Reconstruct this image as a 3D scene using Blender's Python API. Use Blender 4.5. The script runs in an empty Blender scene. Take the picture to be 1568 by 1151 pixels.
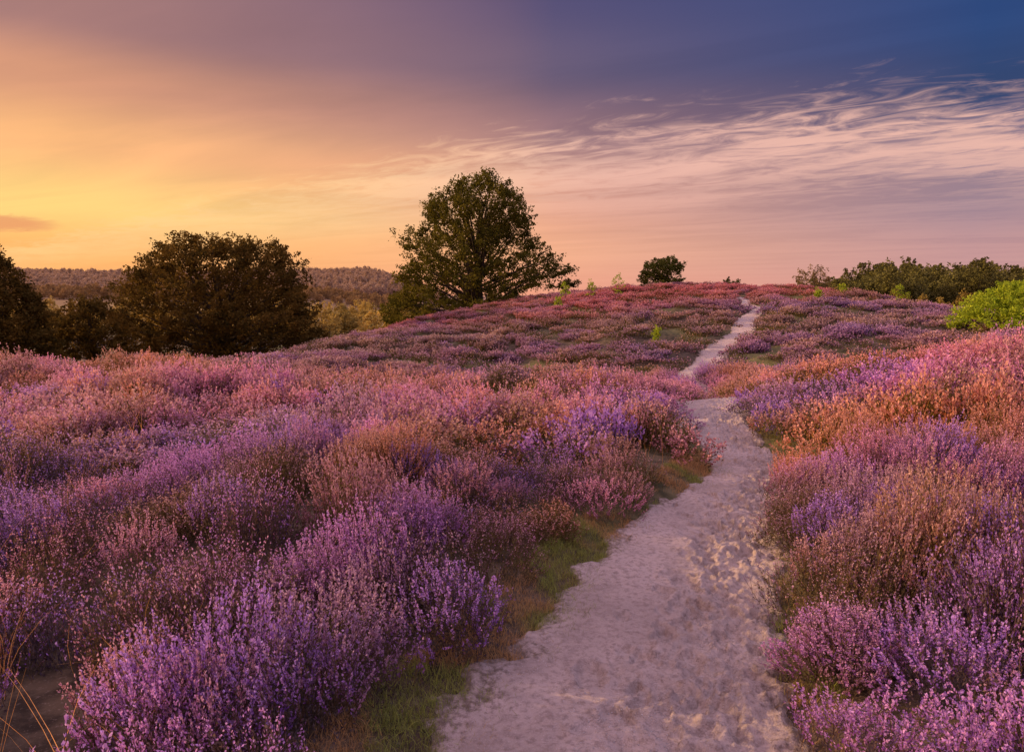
import bpy, math, numpy as np
from math import radians, sin, cos
rng=np.random.default_rng(7)
S=bpy.context.scene
S.view_settings.view_transform='Standard'; S.view_settings.look='None'; S.view_settings.exposure=0

# ---------------------------------------------------------------- helpers
def lin(r,g,b):
    f=lambda c:(c/255/12.92 if c/255<=.04045 else ((c/255+.055)/1.055)**2.4)
    return (f(r),f(g),f(b),1.0)
def ss(a,b,x):
    t=np.clip((x-a)/(b-a),0,1); return t*t*(3-2*t)
def _h(ix,iy,seed):
    n=(ix.astype(np.int64)*374761393+iy.astype(np.int64)*668265263+seed*974711)&0x7fffffff
    n=((n^(n>>13))*1274126177)&0x7fffffff
    n=(n^(n>>16))&0xffff
    return n/65535.0
def vn(x,y,seed=0):
    x=np.asarray(x,float);y=np.asarray(y,float)
    ix=np.floor(x);iy=np.floor(y);fx=x-ix;fy=y-iy
    fx=fx*fx*(3-2*fx);fy=fy*fy*(3-2*fy)
    a=_h(ix,iy,seed);b=_h(ix+1,iy,seed);c=_h(ix,iy+1,seed);d=_h(ix+1,iy+1,seed)
    return (a*(1-fx)+b*fx)*(1-fy)+(c*(1-fx)+d*fx)*fy
def fbm(x,y,seed=0,o=4):
    s=0;a=.5;t=0
    for i in range(o):
        s=s+a*vn(x*2**i,y*2**i,seed+i*17);t+=a;a*=.5
    return s/t

def new_mat(name):
    m=bpy.data.materials.new(name);m.use_nodes=True
    nt=m.node_tree;nt.nodes.clear()
    return m,nt
class NB:
    def __init__(s,nt): s.nt=nt;s.n=nt.nodes;s.l=nt.links
    def put(s,sock,v):
        if isinstance(v,bpy.types.NodeSocket): s.l.new(v,sock)
        elif v is not None: sock.default_value=v
    def M(s,op,a,b=None,c=None,clamp=False):
        n=s.n.new('ShaderNodeMath');n.operation=op;n.use_clamp=clamp
        s.put(n.inputs[0],a);s.put(n.inputs[1],b);s.put(n.inputs[2],c);return n.outputs[0]
    def mix(s,f,a,b,bt='MIX'):
        n=s.n.new('ShaderNodeMix');n.data_type='RGBA';n.blend_type=bt
        s.put(n.inputs[0],f);s.put(n.inputs[6],a);s.put(n.inputs[7],b);return n.outputs[2]
    def ramp(s,f,st,interp='EASE'):
        n=s.n.new('ShaderNodeValToRGB');cr=n.color_ramp;cr.interpolation=interp
        while len(cr.elements)<len(st): cr.elements.new(.5)
        for e,(p,c) in zip(cr.elements,st): e.position=p;e.color=c
        s.put(n.inputs[0],f);return n.outputs[0]
    def mr(s,v,a,b,c=0.,d=1.,smooth=True):
        n=s.n.new('ShaderNodeMapRange');n.interpolation_type='SMOOTHSTEP' if smooth else 'LINEAR'
        for i,q in enumerate((v,a,b,c,d)): s.put(n.inputs[i],q)
        return n.outputs[0]
    def noise(s,vec,scale,det=4,rough=.5,dist=0.):
        n=s.n.new('ShaderNodeTexNoise');s.put(n.inputs['Vector'],vec)
        n.inputs['Scale'].default_value=scale;n.inputs['Detail'].default_value=det
        n.inputs['Roughness'].default_value=rough;n.inputs['Distortion'].default_value=dist
        return n.outputs[0]
    def comb(s,x,y,z=0.):
        n=s.n.new('ShaderNodeCombineXYZ')
        s.put(n.inputs[0],x);s.put(n.inputs[1],y);s.put(n.inputs[2],z);return n.outputs[0]
    def pos(s): return s.n.new('ShaderNodeNewGeometry').outputs['Position']
    def attr(s,name,typ='GEOMETRY',out='Fac'):
        n=s.n.new('ShaderNodeAttribute');n.attribute_type=typ;n.attribute_name=name;return n.outputs[out]

def leaf_out(b,col,trans=.3,tcol=None):
    d=b.n.new('ShaderNodeBsdfDiffuse');t=b.n.new('ShaderNodeBsdfTranslucent')
    b.put(d.inputs[0],col);b.put(t.inputs[0],tcol if tcol is not None else col)
    m=b.n.new('ShaderNodeMixShader');m.inputs[0].default_value=trans
    b.l.new(d.outputs[0],m.inputs[1]);b.l.new(t.outputs[0],m.inputs[2])
    o=b.n.new('ShaderNodeOutputMaterial');b.l.new(m.outputs[0],o.inputs[0])
def princ(b,col,rough=.9,bump=None,bs=.3,bd=.01):
    p=b.n.new('ShaderNodeBsdfPrincipled');b.put(p.inputs['Base Color'],col)
    p.inputs['Roughness'].default_value=rough
    p.inputs['Specular IOR Level'].default_value=.2
    if bump is not None:
        n=b.n.new('ShaderNodeBump');n.inputs['Strength'].default_value=bs;n.inputs['Distance'].default_value=bd
        b.l.new(bump,n.inputs['Height']);b.l.new(n.outputs[0],p.inputs['Normal'])
    o=b.n.new('ShaderNodeOutputMaterial');b.l.new(p.outputs[0],o.inputs[0])

class Soup:
    """quad soup"""
    def __init__(s): s.q=[];s.m=[];s.r=[]
    def add(s,Q,mat,tone=None):
        s.q.append(Q.reshape(-1,4,3));n=len(s.q[-1]);s.m.append(np.full(n,mat,np.int32))
        s.r.append(np.asarray(tone,float) if tone is not None else rng.random(n))
    def dia(s,C,U,V,mat,tone=None):
        s.add(np.stack([C-U,C-V,C+U,C+V],1),mat,tone)
    def tube(s,P,R,n,mat,tone=.5):
        P=np.asarray(P,float);R=np.asarray(R,float)
        T=np.gradient(P,axis=0);T/=np.linalg.norm(T,axis=1)[:,None]+1e-9
        ref=np.array([1.,.13,0.]) if abs(T[:,2]).mean()>.7 else np.array([0.,0.,1.])
        A=np.cross(T,ref);A/=np.linalg.norm(A,axis=1)[:,None]+1e-9;B=np.cross(T,A)
        th=np.linspace(0,2*np.pi,n+1)
        ring=P[:,None]+R[:,None,None]*(A[:,None]*np.cos(th)[None,:,None]+B[:,None]*np.sin(th)[None,:,None])
        Q=np.stack([ring[:-1,:-1],ring[:-1,1:],ring[1:,1:],ring[1:,:-1]],2).reshape(-1,4,3)
        s.add(Q,mat,np.full(len(Q),tone))
    def mesh(s,name,mats):
        Q=np.concatenate(s.q);n=len(Q)
        me=bpy.data.meshes.new(name)
        me.vertices.add(n*4);me.vertices.foreach_set('co',Q.astype(np.float32).ravel())
        me.loops.add(n*4);me.loops.foreach_set('vertex_index',np.arange(n*4,dtype=np.int32))
        me.polygons.add(n);me.polygons.foreach_set('loop_start',np.arange(0,n*4,4,dtype=np.int32))
        me.polygons.foreach_set('material_index',np.concatenate(s.m))
        a=me.attributes.new('tone','FLOAT','FACE');a.data.foreach_set('value',np.concatenate(s.r).astype(np.float32))
        for m in mats: me.materials.append(m)
        me.update(calc_edges=True);return me
def obj(name,me,coll=None,loc=(0,0,0)):
    o=bpy.data.objects.new(name,me);o.location=loc
    (coll or S.collection).objects.link(o);return o
def unit(v): return v/(np.linalg.norm(v,axis=-1,keepdims=True)+1e-9)
def rdir(n): return unit(rng.normal(size=(n,3)))

def grid_mesh(name,X,Y,Z,mat,attr=None):
    r,c=X.shape
    me=bpy.data.meshes.new(name)
    me.vertices.add(r*c);me.vertices.foreach_set('co',np.stack([X,Y,Z],-1).astype(np.float32).ravel())
    i=np.arange(r*c).reshape(r,c)
    F=np.stack([i[:-1,:-1],i[:-1,1:],i[1:,1:],i[1:,:-1]],-1).reshape(-1,4).astype(np.int32)
    n=len(F);me.loops.add(n*4);me.loops.foreach_set('vertex_index',F.ravel())
    me.polygons.add(n);me.polygons.foreach_set('loop_start',np.arange(0,n*4,4,dtype=np.int32))
    me.polygons.foreach_set('use_smooth',np.ones(n,bool))
    if attr is not None:
        a=me.attributes.new('edge','FLOAT','POINT');a.data.foreach_set('value',attr.astype(np.float32).ravel())
    me.materials.append(mat);me.update(calc_edges=True);return me

# ---------------------------------------------------------------- terrain function
PY=[-6,0,1.2,2.2,2.9,4.06,5.5,6.6,8.3,10.9,13,16,19,22,27,34,40,46,52]
PC=[-2.2,-.45,-.05,.30,.58,1.06,1.74,2.22,2.62,3.22,3.85,4.75,5.15,5.9,8.8,12.1,13.5,13.5,14.4]
PH=[.76,.76,.76,.75,.69,.60,.48,.38,.38,.76,.34,.27,.4,.55,.58,.42,.30,.15,.1]
def pc(y): 
    f=lambda q:np.interp(q,PY,PC)
    return (f(y-.5)+f(y-.25)+f(y)+f(y+.25)+f(y+.5))/5+.14*np.sin(y*1.15+.6)*ss(3,6,y)
def ph(y): 
    f=lambda q:np.interp(q,PY,PH)
    return (f(y-.4)+f(y)+f(y+.4))/3
FX=[-200,-60,-40,-25,-14.5,-4,4.6,12,19,25,30,36,60,200]
FZ=[-4.6,-4.4,-4.2,-3.9,-2.8,.05,1.5,2.25,2.0,.9,-.7,-1.7,-2.4,-2.6]
def H(x,y,bumps=True):
    x=np.asarray(x,float);y=np.asarray(y,float)
    F=(np.interp(x-2,FX,FZ)+np.interp(x,FX,FZ)+np.interp(x+2,FX,FZ))/3
    base=-.03*np.clip(-x-2,0,8)+.045*np.clip(x-3,0,9)*ss(2,8,y)
    dip=np.interp(y,[-10,0,10.7,11.6,13,17,24,34],[0,0,0,-.14,-.55,-1.05,-1.0,-.5])
    base=base+dip*ss(-12,-1,x)*(1-ss(9,16,x)*.5)-.45*ss(13,18,y)*ss(-13,-4,x)*(1-ss(1,5,x))
    sR=np.interp(y,[16,22,27,34,40,46,50,53],[0,.06,.20,.42,.63,.87,.98,1.])
    sL=np.interp(y,[13,18,24,35],[0,.35,.8,1.])
    wl=1-ss(-13,-6,x)
    s=sR*(1-wl)+sL*wl
    h=base*(1-s)+F*s
    back=ss(54,85,y)
    h=h*(1-back)+back*np.where(x<0,-4.3,-2.6)
    ang=x/np.maximum(y,1.)
    far=ss(300,640,y)*((10+20*fbm(x/210+3,y/400,5,2))*(1-ss(-.22,-.08,ang)))
    near=np.exp(-((y-260)/60)**2)*(2.2+8.*fbm(x/70,y/90,9,2))*(1-ss(-80,-20,x))
    h=h+far+near
    d=np.abs(x-pc(y))-ph(y)
    off=ss(0,.9,d)
    fd=(1-ss(55,90,y))
    h=h+off*((fbm(x/1.5,y/1.5,3,3)-.42)*.42+(fbm(x/5.,y/4.,13,2)-.45)*.8*ss(4,9,y)*ss(.3,3,d))*fd-.10*(1-ss(-.15,.3,d))*(1-ss(45,55,y))
    return h

# ---------------------------------------------------------------- materials
m_ground,nt=new_mat('ground_soil');b=NB(nt);p=b.pos()
n1=b.noise(p,6,6,.6);n2=b.noise(p,.15,4,.5);n3=b.noise(p,60,4,.7)
c=b.mix(b.mr(n1,.35,.65),(.04,.026,.015,1),(.12,.08,.045,1))
c=b.mix(b.mr(n3,.55,.7,0.,.6),c,(.24,.17,.12,1))
c2=b.mix(b.mr(n1,.35,.65),(.06,.065,.02,1),(.16,.13,.045,1))
c=b.mix(b.mr(n2,.45,.6),c,c2)
sep=b.n.new('ShaderNodeSeparateXYZ');b.l.new(p,sep.inputs[0])
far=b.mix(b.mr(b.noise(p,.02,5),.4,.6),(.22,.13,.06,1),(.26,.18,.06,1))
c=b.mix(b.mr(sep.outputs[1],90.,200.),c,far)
c=b.mix(b.mr(sep.outputs[1],300.,420.),c,(.36,.23,.15,1))  # paler far off: distance haze put into the ground colour
princ(b,c,1,b.M('ADD',n1,b.M('MULTIPLY',n3,.3)),.6,.03)

m_sand,nt=new_mat('path_sand');b=NB(nt);p=b.pos()
ed=b.attr('edge')
n1=b.noise(p,1.6,5,.6);n2=b.noise(p,30,6,.7);n3=b.noise(p,170,3,.6);n4=b.noise(p,7,5,.65)
c=b.mix(b.mr(n1,.35,.68),(.60,.455,.375,1),(.45,.34,.28,1))
c=b.mix(b.mr(n2,.44,.68,0.,.75),c,(.27,.19,.15,1))
c=b.mix(b.mr(n4,.50,.68,0.,.5),c,(.34,.25,.20,1))
c=b.mix(b.mr(n3,.55,.75,0.,.5),c,(.72,.60,.53,1))
v=b.n.new('ShaderNodeTexVoronoi');v.inputs['Scale'].default_value=55;b.l.new(p,v.inputs['Vector'])
peb=b.mr(v.outputs['Distance'],.10,.2,1.,0.)
peb=b.M('MULTIPLY',peb,b.mr(b.noise(p,2.2,3),.47,.6))
c=b.mix(b.M('MULTIPLY',peb,.75),c,(.80,.73,.69,1))
em=b.mr(b.M('ADD',ed,b.M('MULTIPLY',b.M('SUBTRACT',n2,.5),.9)),.80,1.05)
c=b.mix(b.M('MULTIPLY',em,.75),c,(.17,.12,.075,1))
hgt=b.M('ADD',n2,b.M('ADD',b.M('MULTIPLY',n3,.45),b.M('MULTIPLY',peb,.4)))
princ(b,c,.95,hgt,1.,.026)

m_fl,nt=new_mat('heather_flower');b=NB(nt)
t=b.attr('tint','INSTANCER','Color');r=b.attr('tone')
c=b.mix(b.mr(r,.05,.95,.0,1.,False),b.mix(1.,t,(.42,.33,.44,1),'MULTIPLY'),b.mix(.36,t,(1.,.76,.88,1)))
leaf_out(b,c,.38)
m_hl,nt=new_mat('heather_leaf');b=NB(nt)
t=b.attr('tint','INSTANCER','Color');r=b.attr('tone')
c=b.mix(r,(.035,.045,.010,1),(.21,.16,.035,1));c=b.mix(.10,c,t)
leaf_out(b,c,.3)
m_hs,nt=new_mat('heather_stem');b=NB(nt);leaf_out(b,(.12,.065,.035,1),.1)
m_gr,nt=new_mat('grass_blade');b=NB(nt)
c=b.mix(b.attr('tone'),b.attr('tint','INSTANCER','Color'),b.mix(1.,b.attr('tint','INSTANCER','Color'),(1.8,1.6,1.3,1),'MULTIPLY'))
leaf_out(b,c,.35)
m_bark,nt=new_mat('bark');b=NB(nt);p=b.pos()
princ(b,b.mix(b.noise(p,5,5),(.035,.025,.018,1),(.11,.08,.055,1)),.95)
def leafmat(name,a,c_,tr=.35):
    m,nt=new_mat(name);b=NB(nt)
    c=b.mix(b.attr('tone'),a,c_);leaf_out(b,c,tr);return m
m_beech=leafmat('beech_leaves',(.030,.036,.008,1),(.20,.16,.022,1),.4)
m_oak=leafmat('oak_leaves',(.045,.036,.010,1),(.22,.125,.025,1),.4)
m_green=leafmat('sapling_leaves',(.18,.28,.02,1),(.56,.62,.05,1),.45)
m_crest=leafmat('small_tree_leaves',(.06,.075,.018,1),(.22,.21,.035,1))
m_twig=leafmat('twiggy_leaves',(.14,.10,.04,1),(.32,.21,.08,1))
m_far,nt=new_mat('distant_leaves');b=NB(nt)
t=b.attr('tint','INSTANCER','Color')
leaf_out(b,b.mix(b.attr('tone'),b.mix(1.,t,(.65,.65,.65,1),'MULTIPLY'),b.mix(1.,t,(1.3,1.25,1.1,1),'MULTIPLY')),.25)

# ---------------------------------------------------------------- ground + path
def ax(segs):
    out=[]
    for a,c_,st in segs: out.append(np.arange(a,c_,st))
    return np.concatenate(out)
gx=ax([(-2400,-600,60),(-600,-200,20),(-200,-60,5),(-60,-12,.8),(-12,15,.16),(15,60,.8),(60,200,5),(200,2401,60)])
gy=ax([(-40,-5,1.5),(-5,20,.13),(20,60,.5),(60,200,3),(200,800,15),(800,3200,80)])
X,Y=np.meshgrid(gx,gy)
# the soil sits a little lower where the sand lies on it
dd=np.abs(X-pc(Y))-ph(Y)
obj('ground',grid_mesh('ground',X,Y,H(X,Y)-.07*(1-ss(-.25,-.05,dd)),m_ground))

ys=ax([(-5,1.3,.08),(1.3,7,.013),(7,12,.03),(12,49,.12)])
ss_=np.linspace(-1.45,1.45,170)
Yp,Sp=np.meshgrid(ys,ss_,indexing='ij')
cx=pc(Yp);hw=ph(Yp)
Xp=cx+Sp*hw
edge=np.abs(Sp)+(fbm(Xp*1.3,Yp*1.3,32,2)-.5)*.35+(fbm(Xp*6,Yp*6,31,4)-.5)*.55
fade=1-ss(12,20,Yp)
Zp=H(Xp,Yp)+.035-.13*ss(.85,1.35,edge)
loose=ss(-.2,.3,Sp+(fbm(Xp*2,Yp*2,77)-.5)*.8)
det=(fbm(Xp*3,Yp*3,41,4)-.5)*.035+(fbm(Xp*12,Yp*12,42,4)-.5)*.045*(.12+loose)+(fbm(Xp*40,Yp*40,43,2)-.5)*.022*(.15+loose)
foot=np.zeros_like(Zp)
for y0 in rng.uniform(1.2,12,900):
    s0=rng.normal(.40,.32)
    if abs(s0)>.88: continue
    x0=float(pc(y0))+s0*float(ph(y0))
    a=rng.normal(.3,.8);L=rng.uniform(.03,.12);W=L*rng.uniform(.35,.65);dp=rng.uniform(.008,.024)
    i0,i1=np.searchsorted(ys,[y0-.3,y0+.3])
    dx=Xp[i0:i1]-x0;dy=Yp[i0:i1]-y0
    dx=dx+(vn(Xp[i0:i1]*30,Yp[i0:i1]*30,5)-.5)*.04
    u=(dx*sin(a)+dy*cos(a))/L;v_=(dx*cos(a)-dy*sin(a))/W
    r=np.sqrt(u*u+v_*v_)
    foot[i0:i1]+=-dp*(1-ss(.65,1.05,r))+dp*.5*np.exp(-((r-1.22)/.18)**2)
foot=np.clip(foot,-.034,.018)
Zp=Zp+(det+foot)*fade
obj('sandy_path',grid_mesh('sandy_path',Xp,Yp,Zp,m_sand,edge))

# ---------------------------------------------------------------- heather plants
def heather(name,coll,n,R,Hh,nf,fs,nl,ls,spk=(.06,.13),flow=1.,stem=True):
    s=Soup()
    th=rng.uniform(0,2*np.pi,n);r=R*np.sqrt(rng.random(n))*(.75+.5*vn(th*1.5,0*th,rng.integers(99)))
    z=Hh*(1-.36*(r/R)**2)*rng.uniform(.62,1.12,n)*(.88+.24*vn(r*9+th,th*1.2,rng.integers(99)))
    tip=np.stack([r*np.cos(th),r*np.sin(th),z],1)
    root=np.stack([tip[:,0]*.5,tip[:,1]*.5,0*z],1)+rng.normal(size=(n,3))*[.02,.02,0]
    D=unit(unit(tip-root)*1.+rng.normal(size=(n,3))*.22+[0,0,.3])
    Ls=rng.uniform(spk[0],spk[1],n)
    def pts(k,lo,hi,rad):
        t=rng.random((n,k))*(hi-lo)+lo
        rr=unit(np.cross(np.repeat(D[:,None],k,1),rng.normal(size=(n,k,3))))
        taper=np.clip(.35+t,.3,1)[...,None]
        C=tip[:,None]-D[:,None]*(t*Ls[:,None])[...,None]+rr*rad*taper
        return C.reshape(-1,3),rr.reshape(-1,3),np.repeat(D[:,None],k,1).reshape(-1,3),t.reshape(-1)
    C,rr,DD,t=pts(nf,0,1,fs*1.0)
    keep=rng.random(len(C))<flow
    C,rr,DD,t=C[keep],rr[keep],DD[keep],t[keep]
    U=unit(DD*.8+rr*.6+rng.normal(size=rr.shape)*.3);V=unit(np.cross(U,rr+rng.normal(size=rr.shape)*.3))
    k=rng.uniform(.7,1.3,(len(C),1))
    s.dia(C,U*fs*.9*k,V*fs*.6*k,0,np.clip(rng.random(len(C))*.6+.5*(C[:,2]/Hh-.5)+.3*(.75-t),0,1))  # random, plus a height term painting sunlit tops and dark gaps
    C,rr,DD,t=pts(nl,.8,3.2,ls*1.2)
    k=C[:,2]>.01;C,rr,DD=C[k],rr[k],DD[k]
    U=unit(DD*.9+rr*.6);V=unit(np.cross(U,rr+rng.normal(size=rr.shape)*.3))
    s.dia(C,U*ls,V*ls*.4,1,np.clip(rng.random(len(C))*.6+.5*(C[:,2]/Hh-.4),0,1))  # random, plus shade inside the bush painted in towards the bottom
    if stem:
        W=unit(np.cross(D,rdir(n)))*.0012
        b0=tip-D*Ls[:,None]*1.5
        s.add(np.stack([b0-W,b0+W,tip+W*.4,tip-W*.4],1),2)
    return obj(name,s.mesh(name,[m_fl,m_hl,m_hs]),coll)
cN=bpy.data.collections.new('heather_near_plants')
cM=bpy.data.collections.new('heather_mid_plants')
cF=bpy.data.collections.new('heather_far_plants')
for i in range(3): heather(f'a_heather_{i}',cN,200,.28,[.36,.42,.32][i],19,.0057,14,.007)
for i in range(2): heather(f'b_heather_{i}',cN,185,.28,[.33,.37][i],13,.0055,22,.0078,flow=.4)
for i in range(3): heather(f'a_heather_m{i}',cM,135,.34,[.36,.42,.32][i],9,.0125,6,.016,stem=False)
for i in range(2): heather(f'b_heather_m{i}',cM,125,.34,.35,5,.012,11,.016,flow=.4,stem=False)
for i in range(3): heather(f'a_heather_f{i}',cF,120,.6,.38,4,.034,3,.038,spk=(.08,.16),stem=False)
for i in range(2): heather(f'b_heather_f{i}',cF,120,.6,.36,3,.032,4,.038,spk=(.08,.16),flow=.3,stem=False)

def scatter(name,P,rot,scl,idx,tint,coll):
    n=len(P);me=bpy.data.meshes.new(name);me.vertices.add(n)
    me.vertices.foreach_set('co',P.astype(np.float32).ravel())
    a=me.attributes.new('rot','FLOAT_VECTOR','POINT');a.data.foreach_set('vector',rot.astype(np.float32).ravel())
    a=me.attributes.new('scl','FLOAT_VECTOR','POINT');a.data.foreach_set('vector',scl.astype(np.float32).ravel())
    a=me.attributes.new('idx','INT','POINT');a.data.foreach_set('value',idx.astype(np.int32))
    a=me.attributes.new('tint','FLOAT_COLOR','POINT')
    a.data.foreach_set('color',np.concatenate([tint,np.ones((n,1))],1).astype(np.float32).ravel())
    o=obj(name,me)
    g=bpy.data.node_groups.new(name+'_scatter','GeometryNodeTree')
    g.interface.new_socket('Geometry',in_out='INPUT',socket_type='NodeSocketGeometry')
    g.interface.new_socket('Geometry',in_out='OUTPUT',socket_type='NodeSocketGeometry')
    N=g.nodes;gi=N.new('NodeGroupInput');go=N.new('NodeGroupOutput')
    ip=N.new('GeometryNodeInstanceOnPoints');ci=N.new('GeometryNodeCollectionInfo')
    ci.inputs['Collection'].default_value=coll;ci.inputs['Separate Children'].default_value=True
    ci.inputs['Reset Children'].default_value=True
    def na(nm,t):
        q=N.new('GeometryNodeInputNamedAttribute');q.data_type=t;q.inputs['Name'].default_value=nm;return q.outputs['Attribute']
    L=g.links
    L.new(gi.outputs[0],ip.inputs['Points']);L.new(ci.outputs[0],ip.inputs['Instance'])
    ip.inputs['Pick Instance'].default_value=True
    L.new(na('idx','INT'),ip.inputs['Instance Index'])
    e=N.new('FunctionNodeEulerToRotation');L.new(na('rot','FLOAT_VECTOR'),e.inputs[0]);L.new(e.outputs[0],ip.inputs['Rotation'])
    L.new(na('scl','FLOAT_VECTOR'),ip.inputs['Scale'])
    L.new(ip.outputs[0],go.inputs[0])
    md=o.modifiers.new('scatter','NODES');md.node_group=g
    return o
def C3(*c): return np.array(lin(*c)[:3])
VIO=C3(204,138,242);PNK=C3(252,160,224);ORA=C3(255,170,88);RED=C3(240,96,96);BRN=C3(196,150,74);MAG=C3(250,106,186)
def tints(x,y):
    n=len(x)
    a=fbm(x*.45,y*.45,101,3);c_=fbm(x*.8+9,y*.8,203,3);d=fbm(x*.25,y*.25,303,3)
    dist=np.hypot(x,y)
    jit=rng.normal(0,.07,n)
    leftside=ss(0,3,pc(y)-x)
    w=ss(.42,.62,a+jit+.20*ss(4.5,8.5,dist)*(.6+.4*leftside)-.16*(1-ss(2,5.5,dist)))  # patches by noise; distance and side bias paints in low warm light
    w=w*(1-.45*ss(22,30,y))
    base=VIO[None]*(1-w[:,None])+ORA[None]*w[:,None]
    pk=ss(.42,.62,c_+jit)[:,None]*.6
    base=base*(1-pk)+PNK*pk
    rightm=(ss(3,7,x-pc(y)+2)*ss(3,9,y)*(1-ss(18,26,y)))[:,None]*(ss(.38,.56,d+jit))[:,None]
    base=base*(1-rightm*.7)+(MAG*.6+RED*.4)*rightm*.7
    # dull, finished heather on the hill, red along its brow
    hz=ss(17,22,y)[:,None]
    base=base*(1-hz*.7)+C3(140,88,116)*hz*.7
    olive=(ss(18,24,y)*ss(.50,.60,fbm(x*.16+5,y*.3,444,3)+jit*.7))[:,None]
    base=base*(1-olive*.7)+C3(160,122,58)*olive*.7
    br=ss(.53,.70,fbm(x*1.1,y*1.1,505,2)+jit)[:,None]*.6
    base=base*(1-br)+BRN*br
    brow=(ss(30,40,y-.30*np.abs(x-4))*(.35+.65*ss(.32,.5,fbm(x*.12,y*.2,404,3)+jit)))[:,None]
    base=base*(1-brow*.8)+C3(236,98,70)*brow*.8
    return base*rng.uniform(.8,1.1,(n,1))
def do_heather(name,y0,y1,dens,coll,wid,smul,rad,xmin=-999,xmax=999,keep=None):
    W=wid*y1+3;xl,xr=max(-W,xmin),min(W,xmax)
    n=int((xr-xl)*(y1-y0)*dens)
    x=rng.uniform(xl,xr,n);y=rng.uniform(y0,y1,n)
    k=np.abs(x)<wid*y+2.
    d=np.abs(x-pc(y))-ph(y)
    left=x<pc(y)
    verge=np.where(left,.03+.17*ss(6.5,4,y)*ss(-1,2,y)-.12*ss(5.5,7.5,y),.04-.16*ss(4.5,6.5,y))+(fbm(x*1.5,y*1.5,66,2)-.5)*.4
    verge=verge-.06*ss(12,15,y)
    k&=d>verge+rad
    k&=np.hypot(x,y)>.9
    k&=(fbm(x*1.3,y*1.3,717,2)>.20)|(y>20)
    if keep is not None: k&=keep(x,y)
    x,y=x[k],y[k];n=len(x)
    hs=.28+1.5*fbm(x*.9,y*.9,91,2)+rng.normal(0,.06,n)
    if y0>15: hs=.50+.8*fbm(x*.4,y*.4,91,2)+rng.normal(0,.08,n)
    hs=np.maximum(hs,.35)
    d=np.abs(x-pc(y))-ph(y)
    hs*=.76+.24*ss(.1,.5,d)
    sc=np.stack([smul*rng.uniform(.8,1.15,n),smul*rng.uniform(.8,1.15,n),smul*hs],1)
    lean=np.where(d<.5,.3,.0)*np.sign(pc(y)-x)
    rz=rng.uniform(0,6.28,n)
    rot=np.stack([rng.normal(0,.14,n),rng.normal(0,.14,n)+lean,rz],1)
    green=(fbm(x*.7+3,y*.7,611,3)+rng.normal(0,.10,n)-.05*(d<.6))>.54
    idx=np.where(green,3+rng.integers(0,2,n),rng.integers(0,3,n))
    P=np.stack([x,y,H(x,y)-.03],1)
    return scatter(name,P,rot,sc,idx,tints(x,y),coll)
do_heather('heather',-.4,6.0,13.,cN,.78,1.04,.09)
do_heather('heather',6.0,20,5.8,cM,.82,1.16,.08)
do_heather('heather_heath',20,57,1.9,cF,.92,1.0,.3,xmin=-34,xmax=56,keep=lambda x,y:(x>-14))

# ---------------------------------------------------------------- grass
def tuft(name,coll,n,L,w,spread,curve):
    s=Soup()
    for i in range(n):
        a=rng.uniform(0,6.28);l=L*rng.uniform(.5,1.1);o=np.array([cos(a),sin(a),0.])
        p0=np.array([rng.normal(0,spread),rng.normal(0,spread),0.])
        side=np.array([-sin(a),cos(a),0.])*w
        c=curve*rng.uniform(.3,1.2);k=4;P=[]
        for j in range(k+1):
            t=j/k;P.append(p0+o*l*c*t*t+np.array([0,0,l*(t-.35*c*t*t)]))
        r=rng.random()
        for j in range(k):
            w0=1-j/k*.9;w1=1-(j+1)/k*.9
            s.add(np.array([[P[j]-side*w0,P[j]+side*w0,P[j+1]+side*w1,P[j+1]-side*w1]]),0,[r])
    return obj(name,s.mesh(name,[m_gr]),coll)
cG=bpy.data.collections.new('grass_tufts');cD=bpy.data.collections.new('dry_grass_tufts')
for i in range(3): tuft(f'grass_{i}',cG,16,.055,.0015,.028,.9)
for i in range(3): tuft(f'dry_{i}',cD,6,.55,.0013,.03,.55)
n=12000
y=rng.uniform(.8,12,n);sd=rng.choice([-1,1],n,p=[.85,.15])
off=np.where(sd<0,rng.uniform(-.30,.32,n),rng.uniform(-.06,.18,n))
x=pc(y)+sd*(ph(y)+off)
k=(fbm(x*2.2,y*2.2,707,3)+rng.normal(0,.07,n))>np.where(sd<0,.46,.50)+.13*ss(.0,-.30,off)
x,y=x[k],y[k];n=len(x)
gt=C3(112,132,60)*(.6+.8*rng.random((n,1)));dry=(.22+.75*ss(.40,.56,fbm(x*3,y*3,808,2)))[:,None]
gt=gt*(1-dry)+C3(162,130,90)*dry
scatter('grass',np.stack([x,y,H(x,y)-.0],1),np.stack([rng.normal(0,.15,n),rng.normal(0,.15,n),rng.uniform(0,6.28,n)],1),
   np.repeat(rng.uniform(.5,1.1,(n,1)),3,1),rng.integers(0,3,n),gt,cG)
n=1300
y=rng.uniform(1,18,n);x=rng.uniform(-1,1,n)*(.85*y+1)
k=(np.abs(x-pc(y))-ph(y)>.35)&(fbm(x*.5,y*.5,909,3)+rng.normal(0,.05,n)>.5);x,y=x[k],y[k];n=len(x)
scatter('dry_grass',np.stack([x,y,H(x,y)],1),np.stack([rng.normal(0,.2,n),rng.normal(0,.2,n)+.1,rng.uniform(0,6.28,n)],1),
   np.repeat(rng.uniform(.7,1.15,(n,1)),3,1),rng.integers(0,3,n),C3(240,175,100)*(.6+.6*rng.random((n,1))),cD)

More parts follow.
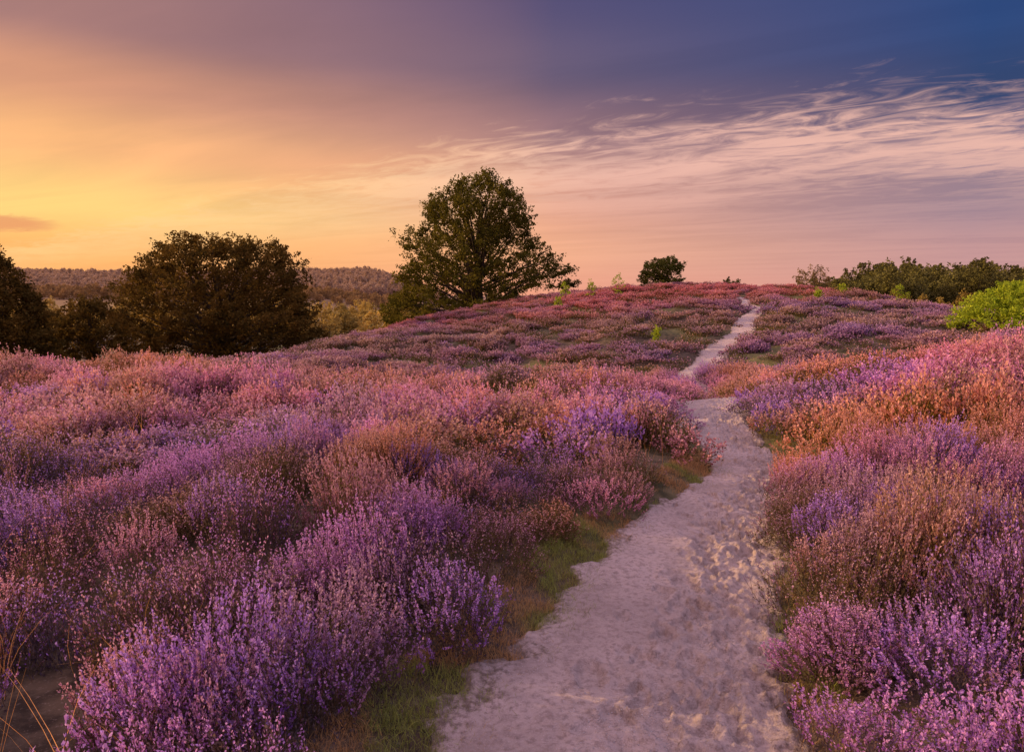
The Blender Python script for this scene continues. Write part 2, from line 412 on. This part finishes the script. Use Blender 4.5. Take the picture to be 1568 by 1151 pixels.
# ---------------------------------------------------------------- trees
def crown(s,prof,ncl,nlv,crad,lsz,mat,base=0.,limbs=60,tr=.3,depth=.9,inner=.25,seed=0,hole=.0,lw=.55,lobe=.30):
    zs=np.array([p[0] for p in prof]);xl=np.array([p[1] for p in prof]);xr=np.array([p[2] for p in prof])
    zz=np.linspace(zs[0],zs[-1],200);w=np.interp(zz,zs,xr-xl);pr=w*1.0+.15*w.max();pr/=pr.sum()
    z=rng.choice(zz,ncl,p=pr)
    ph_=rng.uniform(0,2*np.pi,ncl)
    rho=np.where(rng.random(ncl)<inner,rng.uniform(.1,.75,ncl),rng.uniform(.78,1.0,ncl))
    lob=1.02-lobe/2+lobe*fbm(ph_*1.9+seed,z/(zs[-1]-zs[0])*8+seed,seed,2)
    L=np.interp(z,zs,xl);Rr=np.interp(z,zs,xr);hw=(Rr-L)/2
    C=np.stack([(L+Rr)/2+hw*rho*lob*np.cos(ph_),depth*hw*rho*lob*np.sin(ph_),z],1)
    if hole>0:
        k=fbm(C[:,0]/1.4+seed,C[:,2]/1.4,seed+3,2)+.3*(rho<.7)>hole;C=C[k]
    n=len(C)
    cen=np.array([(xl.mean()+xr.mean())/2,0,zs[0]+(zs[-1]-zs[0])*.25])
    out=unit(C-cen)
    g=np.clip(rng.normal(size=(n,nlv,3)),-1.7,1.7)*crad*.40
    cr=rng.uniform(.5,1.45,n)[:,None,None]
    tt=rng.random((n,nlv,1));along=tt*crad*1.2
    dirn=unit(out+np.array([0,0,.45])+rng.normal(size=(n,3))*.35)
    P=C[:,None]+g*(1.15-.85*tt)*cr*np.array([1,1,.6])+along*dirn[:,None]*cr-dirn[:,None]*crad*.6
    P=P.reshape(-1,3)
    N=len(P)
    U=unit(np.repeat(dirn,nlv,0)*.6+rdir(N));V=unit(np.cross(U,rdir(N)))
    k=rng.uniform(.6,1.3,(N,1))*lsz/2
    clr=np.repeat(rng.random(n),nlv)
    rn=np.clip(.6*clr+.4*rng.random(N),0,1)
    P[:,2]=np.maximum(P[:,2],.05)
    s.dia(P,U*k,V*k*lw,mat,rn)
    cx=(xl[0]+xr[0])/2*.5+(xl.mean()+xr.mean())/4;top=zs[-1]*.8
    tz=np.linspace(-.5,top,9)
    tp=np.stack([cx+np.sin(tz*.8)*.04*top*.3+0*tz,.03*top*np.cos(tz*.7),tz],1)
    s.tube(tp,np.linspace(tr,tr*.15,9)*(1+.5*np.exp(-np.clip(tz,0,9)*2)),8,1)
    for i in rng.choice(n,min(limbs,n),replace=False):
        e=C[i];t0=np.clip(e[2]*rng.uniform(.25,.6),.2,top*.9);a=np.array([cx,0,t0])
        mid=(a+e)/2+rng.normal(size=3)*.06*np.linalg.norm(e-a)+np.array([0,0,-.04*np.linalg.norm(e-a)])
        tt=np.linspace(0,1,6)[:,None]
        Pt=a*(1-tt)**2+2*mid*tt*(1-tt)+e*tt**2
        s.tube(Pt,np.linspace(tr*.3,tr*.05,6),5,1)
def px(u,y): return (u-784)/1045*y
def tree(name,y,u0,zb,rows,ncl,nlv,crad,lsz,lm,**kw):
    """rows: (v,ul,ur) silhouettes measured on the photo, turned into metres at distance y"""
    k=y/1045;x0=px(u0,y)
    prof=[(max(1.6-(v-450)*k-zb,.15),(a-u0)*k,(c_-u0)*k) for v,a,c_ in rows]
    s=Soup();crown(s,prof,ncl,nlv,crad,lsz,0,**kw)
    return obj(name,s.mesh(name,[lm,m_bark]),loc=(x0,y,zb))
def hb(u,y): return float(H(np.array([px(u,y)]),np.array([float(y)]))[0])
tree('beech_tree',59,735,-1.2,[(492,596,868),(448,598,876),(425,608,876),(405,618,864),(388,618,846),(374,618,824),(360,632,812),(340,652,812),(322,656,808),(308,668,796),(296,686,786),(284,706,770),(278,726,752)],
     1250,66,.86,.21,m_beech,limbs=90,tr=.42,seed=14,hole=.24,lobe=.46)
tree('oak_tree',45,343,hb(343,45),[(560,235,455),(530,212,480),(500,203,486),(470,204,482),(450,208,476),(430,220,466),(410,232,452),(394,244,440),(382,258,428),(374,280,412),(368,296,330)],
     1150,66,.72,.19,m_oak,limbs=80,tr=.35,seed=23,hole=.2,lobe=.44)
tree('oak_tree',42,-5,hb(-5,42),[(548,-70,74),(500,-75,72),(460,-70,58),(430,-60,40),(408,-50,20),(390,-35,6)],560,60,.62,.2,m_oak,limbs=50,tr=.25,seed=31,lobe=.4)
tree('oak_tree',50,138,hb(138,50),[(545,85,196),(520,78,198),(490,84,190),(472,98,172),(460,118,150)],340,56,.55,.2,m_oak,limbs=40,tr=.2,seed=37,lobe=.4)
tree('small_tree',56,1010,hb(1010,56),[(445,978,1044),(430,976,1045),(415,981,1043),(405,988,1040),(395,1004,1036)],230,50,.38,.15,m_crest,limbs=30,tr=.1,seed=41,inner=.4,lobe=.5)
tree('shrub',58,1116,hb(1116,58)-.1,[(444,1105,1128),(434,1104,1128),(425,1109,1122)],50,40,.25,.14,m_crest,limbs=8,tr=.05,seed=43)
tree('birch_tree',75,1240,hb(1240,75),[(455,1225,1258),(430,1214,1266),(415,1219,1260),(408,1235,1250)],110,30,.5,.17,m_twig,limbs=80,tr=.12,seed=47)
tree('green_shrub',25,1530,hb(1530,25)-.1,[(522,1462,1610),(500,1456,1620),(480,1464,1620),(462,1486,1610),(446,1512,1590),(432,1536,1575)],360,54,.28,.1,m_green,limbs=40,tr=.04,seed=53,lobe=.6)
for u,v,hh,yy in [(865,468,22,42),(905,462,20,43),(945,455,24,44),(1005,515,14,26),(1375,466,26,36),(1287,462,16,42),(855,478,14,40),(1250,492,12,34)]:
    zb=hb(u,yy);k=yy/1045
    s=Soup();w=hh*.4*k;hm=hh*k+.35
    crown(s,[(.1,-w*.5,w*.5),(hm*.4,-w,w),(hm*.75,-w*.8,w*.8),(hm,-w*.3,w*.3)],24,30,.16,.07,0,limbs=10,tr=.02,seed=int(u))
    obj('birch_sapling',s.mesh('birch_sapling',[m_green,m_bark]),loc=(px(u,yy),yy,zb))

cT=bpy.data.collections.new('distant_trees')
for i,(w,h) in enumerate([(3.2,7),(2.6,8),(3.6,6.2)]):
    s=Soup();crown(s,[(.6,-w*.7,w*.7),(h*.35,-w,w),(h*.7,-w*.8,w*.8),(h,-w*.25,w*.25)],110,18,.8,.5,0,limbs=14,tr=.16,seed=60+i)
    obj(f'deciduous_{i}',s.mesh('dt',[m_far,m_bark]),cT)
for i in range(2):
    s=Soup();h=9
    crown(s,[(3.6,-1,1),(5,-2.1,2.1),(7.5,-1.8,1.8),(9,-.7,.7)],70,18,.7,.42,0,limbs=14,tr=.14,seed=80+i,hole=.3)
    obj(f'pine_{i}',s.mesh('pn',[m_far,m_bark]),cT)
def trees_at(name,x,y,scl,idx,col,z=None,var=.6):
    n=len(x)
    t=np.array(col)[None]*(1-var/2+var*rng.random((n,1)))
    scatter(name,np.stack([x,y,(H(x,y) if z is None else z)],1),np.stack([0*x,0*x,rng.uniform(0,6.28,n)],1),
      np.stack([scl,scl,scl*rng.uniform(.85,1.15,n)],1),idx,t,cT)
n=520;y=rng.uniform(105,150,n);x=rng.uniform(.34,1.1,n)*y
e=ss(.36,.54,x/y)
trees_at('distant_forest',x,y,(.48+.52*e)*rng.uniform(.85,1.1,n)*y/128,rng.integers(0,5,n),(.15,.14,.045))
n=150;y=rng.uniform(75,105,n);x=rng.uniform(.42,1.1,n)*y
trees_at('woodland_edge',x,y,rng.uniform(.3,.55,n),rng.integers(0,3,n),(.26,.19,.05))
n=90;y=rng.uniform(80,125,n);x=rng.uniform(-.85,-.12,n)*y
trees_at('valley_woodland',x,y,rng.uniform(.4,.72,n),rng.integers(0,3,n),(.48,.35,.10))  # yellow-green tint with haze mixed into the leaf colour
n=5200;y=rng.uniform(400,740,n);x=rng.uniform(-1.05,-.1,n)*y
trees_at('distant_ridge_woodland',x,y,rng.uniform(.7,1.0,n),rng.integers(0,3,n),(.50,.36,.26),var=.15)  # pale mauve-brown tint carries the haze of distance in the colour
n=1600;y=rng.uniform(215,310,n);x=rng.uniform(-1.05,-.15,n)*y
trees_at('distant_hillside_woodland',x,y,rng.uniform(.28,.5,n),rng.integers(0,3,n),(.38,.25,.12),var=.3)  # lightened tint, some distance haze put into the leaf colour

# ---------------------------------------------------------------- sky + sun
SE,SA=radians(15),radians(-78)
w=bpy.data.worlds.new('World');S.world=w;w.use_nodes=True;nt=w.node_tree;nt.nodes.clear();b=NB(nt)
tc=b.n.new('ShaderNodeTexCoord').outputs['Generated']
sp=b.n.new('ShaderNodeSeparateXYZ');b.l.new(tc,sp.inputs[0]);x,y,z=sp.outputs
hyp=b.M('SQRT',b.M('ADD',b.M('MULTIPLY',x,x),b.M('MULTIPLY',y,y)))
az=b.M('DIVIDE',x,b.M('MAXIMUM',hyp,.01))
Lr=b.ramp(z,[(0,lin(248,156,98)),(.05,lin(255,178,98)),(.105,lin(255,210,120)),(.18,lin(255,186,120)),(.25,lin(218,152,116)),(.31,lin(168,120,114)),(.6,lin(160,130,140))])
Cr=b.ramp(z,[(0,lin(242,158,126)),(.06,lin(248,174,130)),(.14,lin(226,156,128)),(.22,lin(160,118,122)),(.30,lin(106,88,114)),(.38,lin(86,75,113)),(.7,lin(150,130,160))])
Rr=b.ramp(z,[(0,lin(210,150,146)),(.045,lin(186,138,144)),(.11,lin(140,116,138)),(.18,lin(86,84,124)),(.23,lin(40,60,106)),(.32,lin(36,66,122)),(.7,lin(130,128,165))])
c=b.mix(b.mr(az,-.55,.06,0.,1.,False),Lr,Cr);c=b.mix(b.mr(az,.0,.55,0.,1.,False),c,Rr)
zc=b.M('ADD',b.M('MAXIMUM',z,.0),.035)
zr=b.M('MAXIMUM',z,.02)
PX=b.M('DIVIDE',x,zr);PYn=b.M('DIVIDE',y,zr)
QX=b.M('DIVIDE',x,zc);QY=b.M('DIVIDE',y,zc)
al=b.M('SUBTRACT',b.M('MULTIPLY',QX,.88),b.M('MULTIPLY',QY,.47))
ac=b.M('ADD',b.M('MULTIPLY',QX,.47),b.M('MULTIPLY',QY,.88))
streak=b.noise(b.comb(b.M('MULTIPLY',al,.3),b.M('MULTIPLY',ac,.9)),1.,5,.55,1.)
rip=b.noise(b.comb(b.M('ADD',b.M('MULTIPLY',al,2.6),b.M('MULTIPLY',ac,.9)),b.M('MULTIPLY',ac,5.)),1.,5,.62,1.2)
big=b.noise(b.comb(b.M('MULTIPLY',al,.4),b.M('MULTIPLY',ac,.5)),1.,3,.5)
f=b.M('SMOOTH_MAX',b.M('SUBTRACT',4.2,b.M('MULTIPLY',PX,.95)),b.M('SUBTRACT',4.05,b.M('MULTIPLY',PX,.28)),.6)
E=b.M('SUBTRACT',PYn,f)
E=b.M('ADD',E,b.M('MULTIPLY',b.M('SUBTRACT',rip,.5),2.6))
E=b.M('ADD',E,b.M('MULTIPLY',b.M('SUBTRACT',big,.5),1.4))
m=b.M('MULTIPLY',b.mr(E,-.2,1.2),b.mr(E,1.,6.5,1.,.22))
tex=b.mr(b.M('ADD',b.M('MULTIPLY',streak,.5),b.M('MULTIPLY',rip,.5)),.37,.58)
soft=b.mr(z,.04,.15,.5,0.)
tex=b.M('ADD',b.M('MULTIPLY',tex,b.M('SUBTRACT',1.,soft)),b.M('MULTIPLY',soft,.6))
m=b.M('MULTIPLY',m,b.M('ADD',b.M('MULTIPLY',tex,.75),.25))
m=b.M('MULTIPLY',m,b.mr(az,-.55,-.1,.75,.92))
ccol=b.mix(b.mr(az,-.45,.2),lin(255,206,138),lin(236,184,168))
c=b.mix(m,c,ccol)
st2=b.M('MULTIPLY',b.M('SUBTRACT',b.mr(streak,.3,.7),.5),b.mr(z,.02,.16,.25,1.))
c=b.mix(1.,c,b.mix(b.M('ADD',st2,.5),(.90,.90,.92,1),(1.08,1.06,1.04,1)),'MULTIPLY')
# small low cloud bank on the sun side
cu=b.M('DIVIDE',b.M('ADD',az,.60),.055);cv=b.M('DIVIDE',b.M('SUBTRACT',z,b.M('ADD',.082,b.M('MULTIPLY',b.M('SUBTRACT',rip,.5),.012))),.010)
cd=b.M('ADD',b.M('MULTIPLY',cu,cu),b.M('MULTIPLY',cv,cv))
c=b.mix(b.M('MULTIPLY',b.mr(cd,.2,1.3,.75,0.),b.mr(y,0.,.1)),c,lin(226,140,92))
c=b.mix(b.mr(z,-.06,0.),(.16,.10,.08,1),c)
sky=b.n.new('ShaderNodeTexSky');sky.sky_type='NISHITA';sky.sun_disc=False;sky.sun_elevation=SE;sky.sun_rotation=SA
sk=b.mix(1.,sky.outputs[0],(.008,.007,.006,1),'MULTIPLY')
c=b.mix(1.,c,sk,'ADD')
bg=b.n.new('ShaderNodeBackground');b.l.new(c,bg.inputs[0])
b.put(bg.inputs[1],b.mr(z,.42,.85,1.,4.4))  # overhead sky brightened out of view, added to light the ground
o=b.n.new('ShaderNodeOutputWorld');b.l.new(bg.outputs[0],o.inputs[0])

sun=bpy.data.lights.new('sun','SUN');sun.energy=5;sun.angle=radians(.6);sun.color=(1,.66,.36)
so=bpy.data.objects.new('sun',sun);S.collection.objects.link(so)
from mathutils import Vector
d=Vector((sin(SA)*cos(SE),cos(SA)*cos(SE),sin(SE)))
so.rotation_euler=d.to_track_quat('Z','Y').to_euler();so.location=d*50+Vector((0,0,10))

cam=bpy.data.cameras.new('camera');cam.lens=24;cam.sensor_width=36;cam.clip_end=6000;cam.clip_start=.05
co=bpy.data.objects.new('camera',cam);co.location=(0,0,1.6);co.rotation_euler=(radians(90-6.8),0,0)
S.collection.objects.link(co);S.camera=co
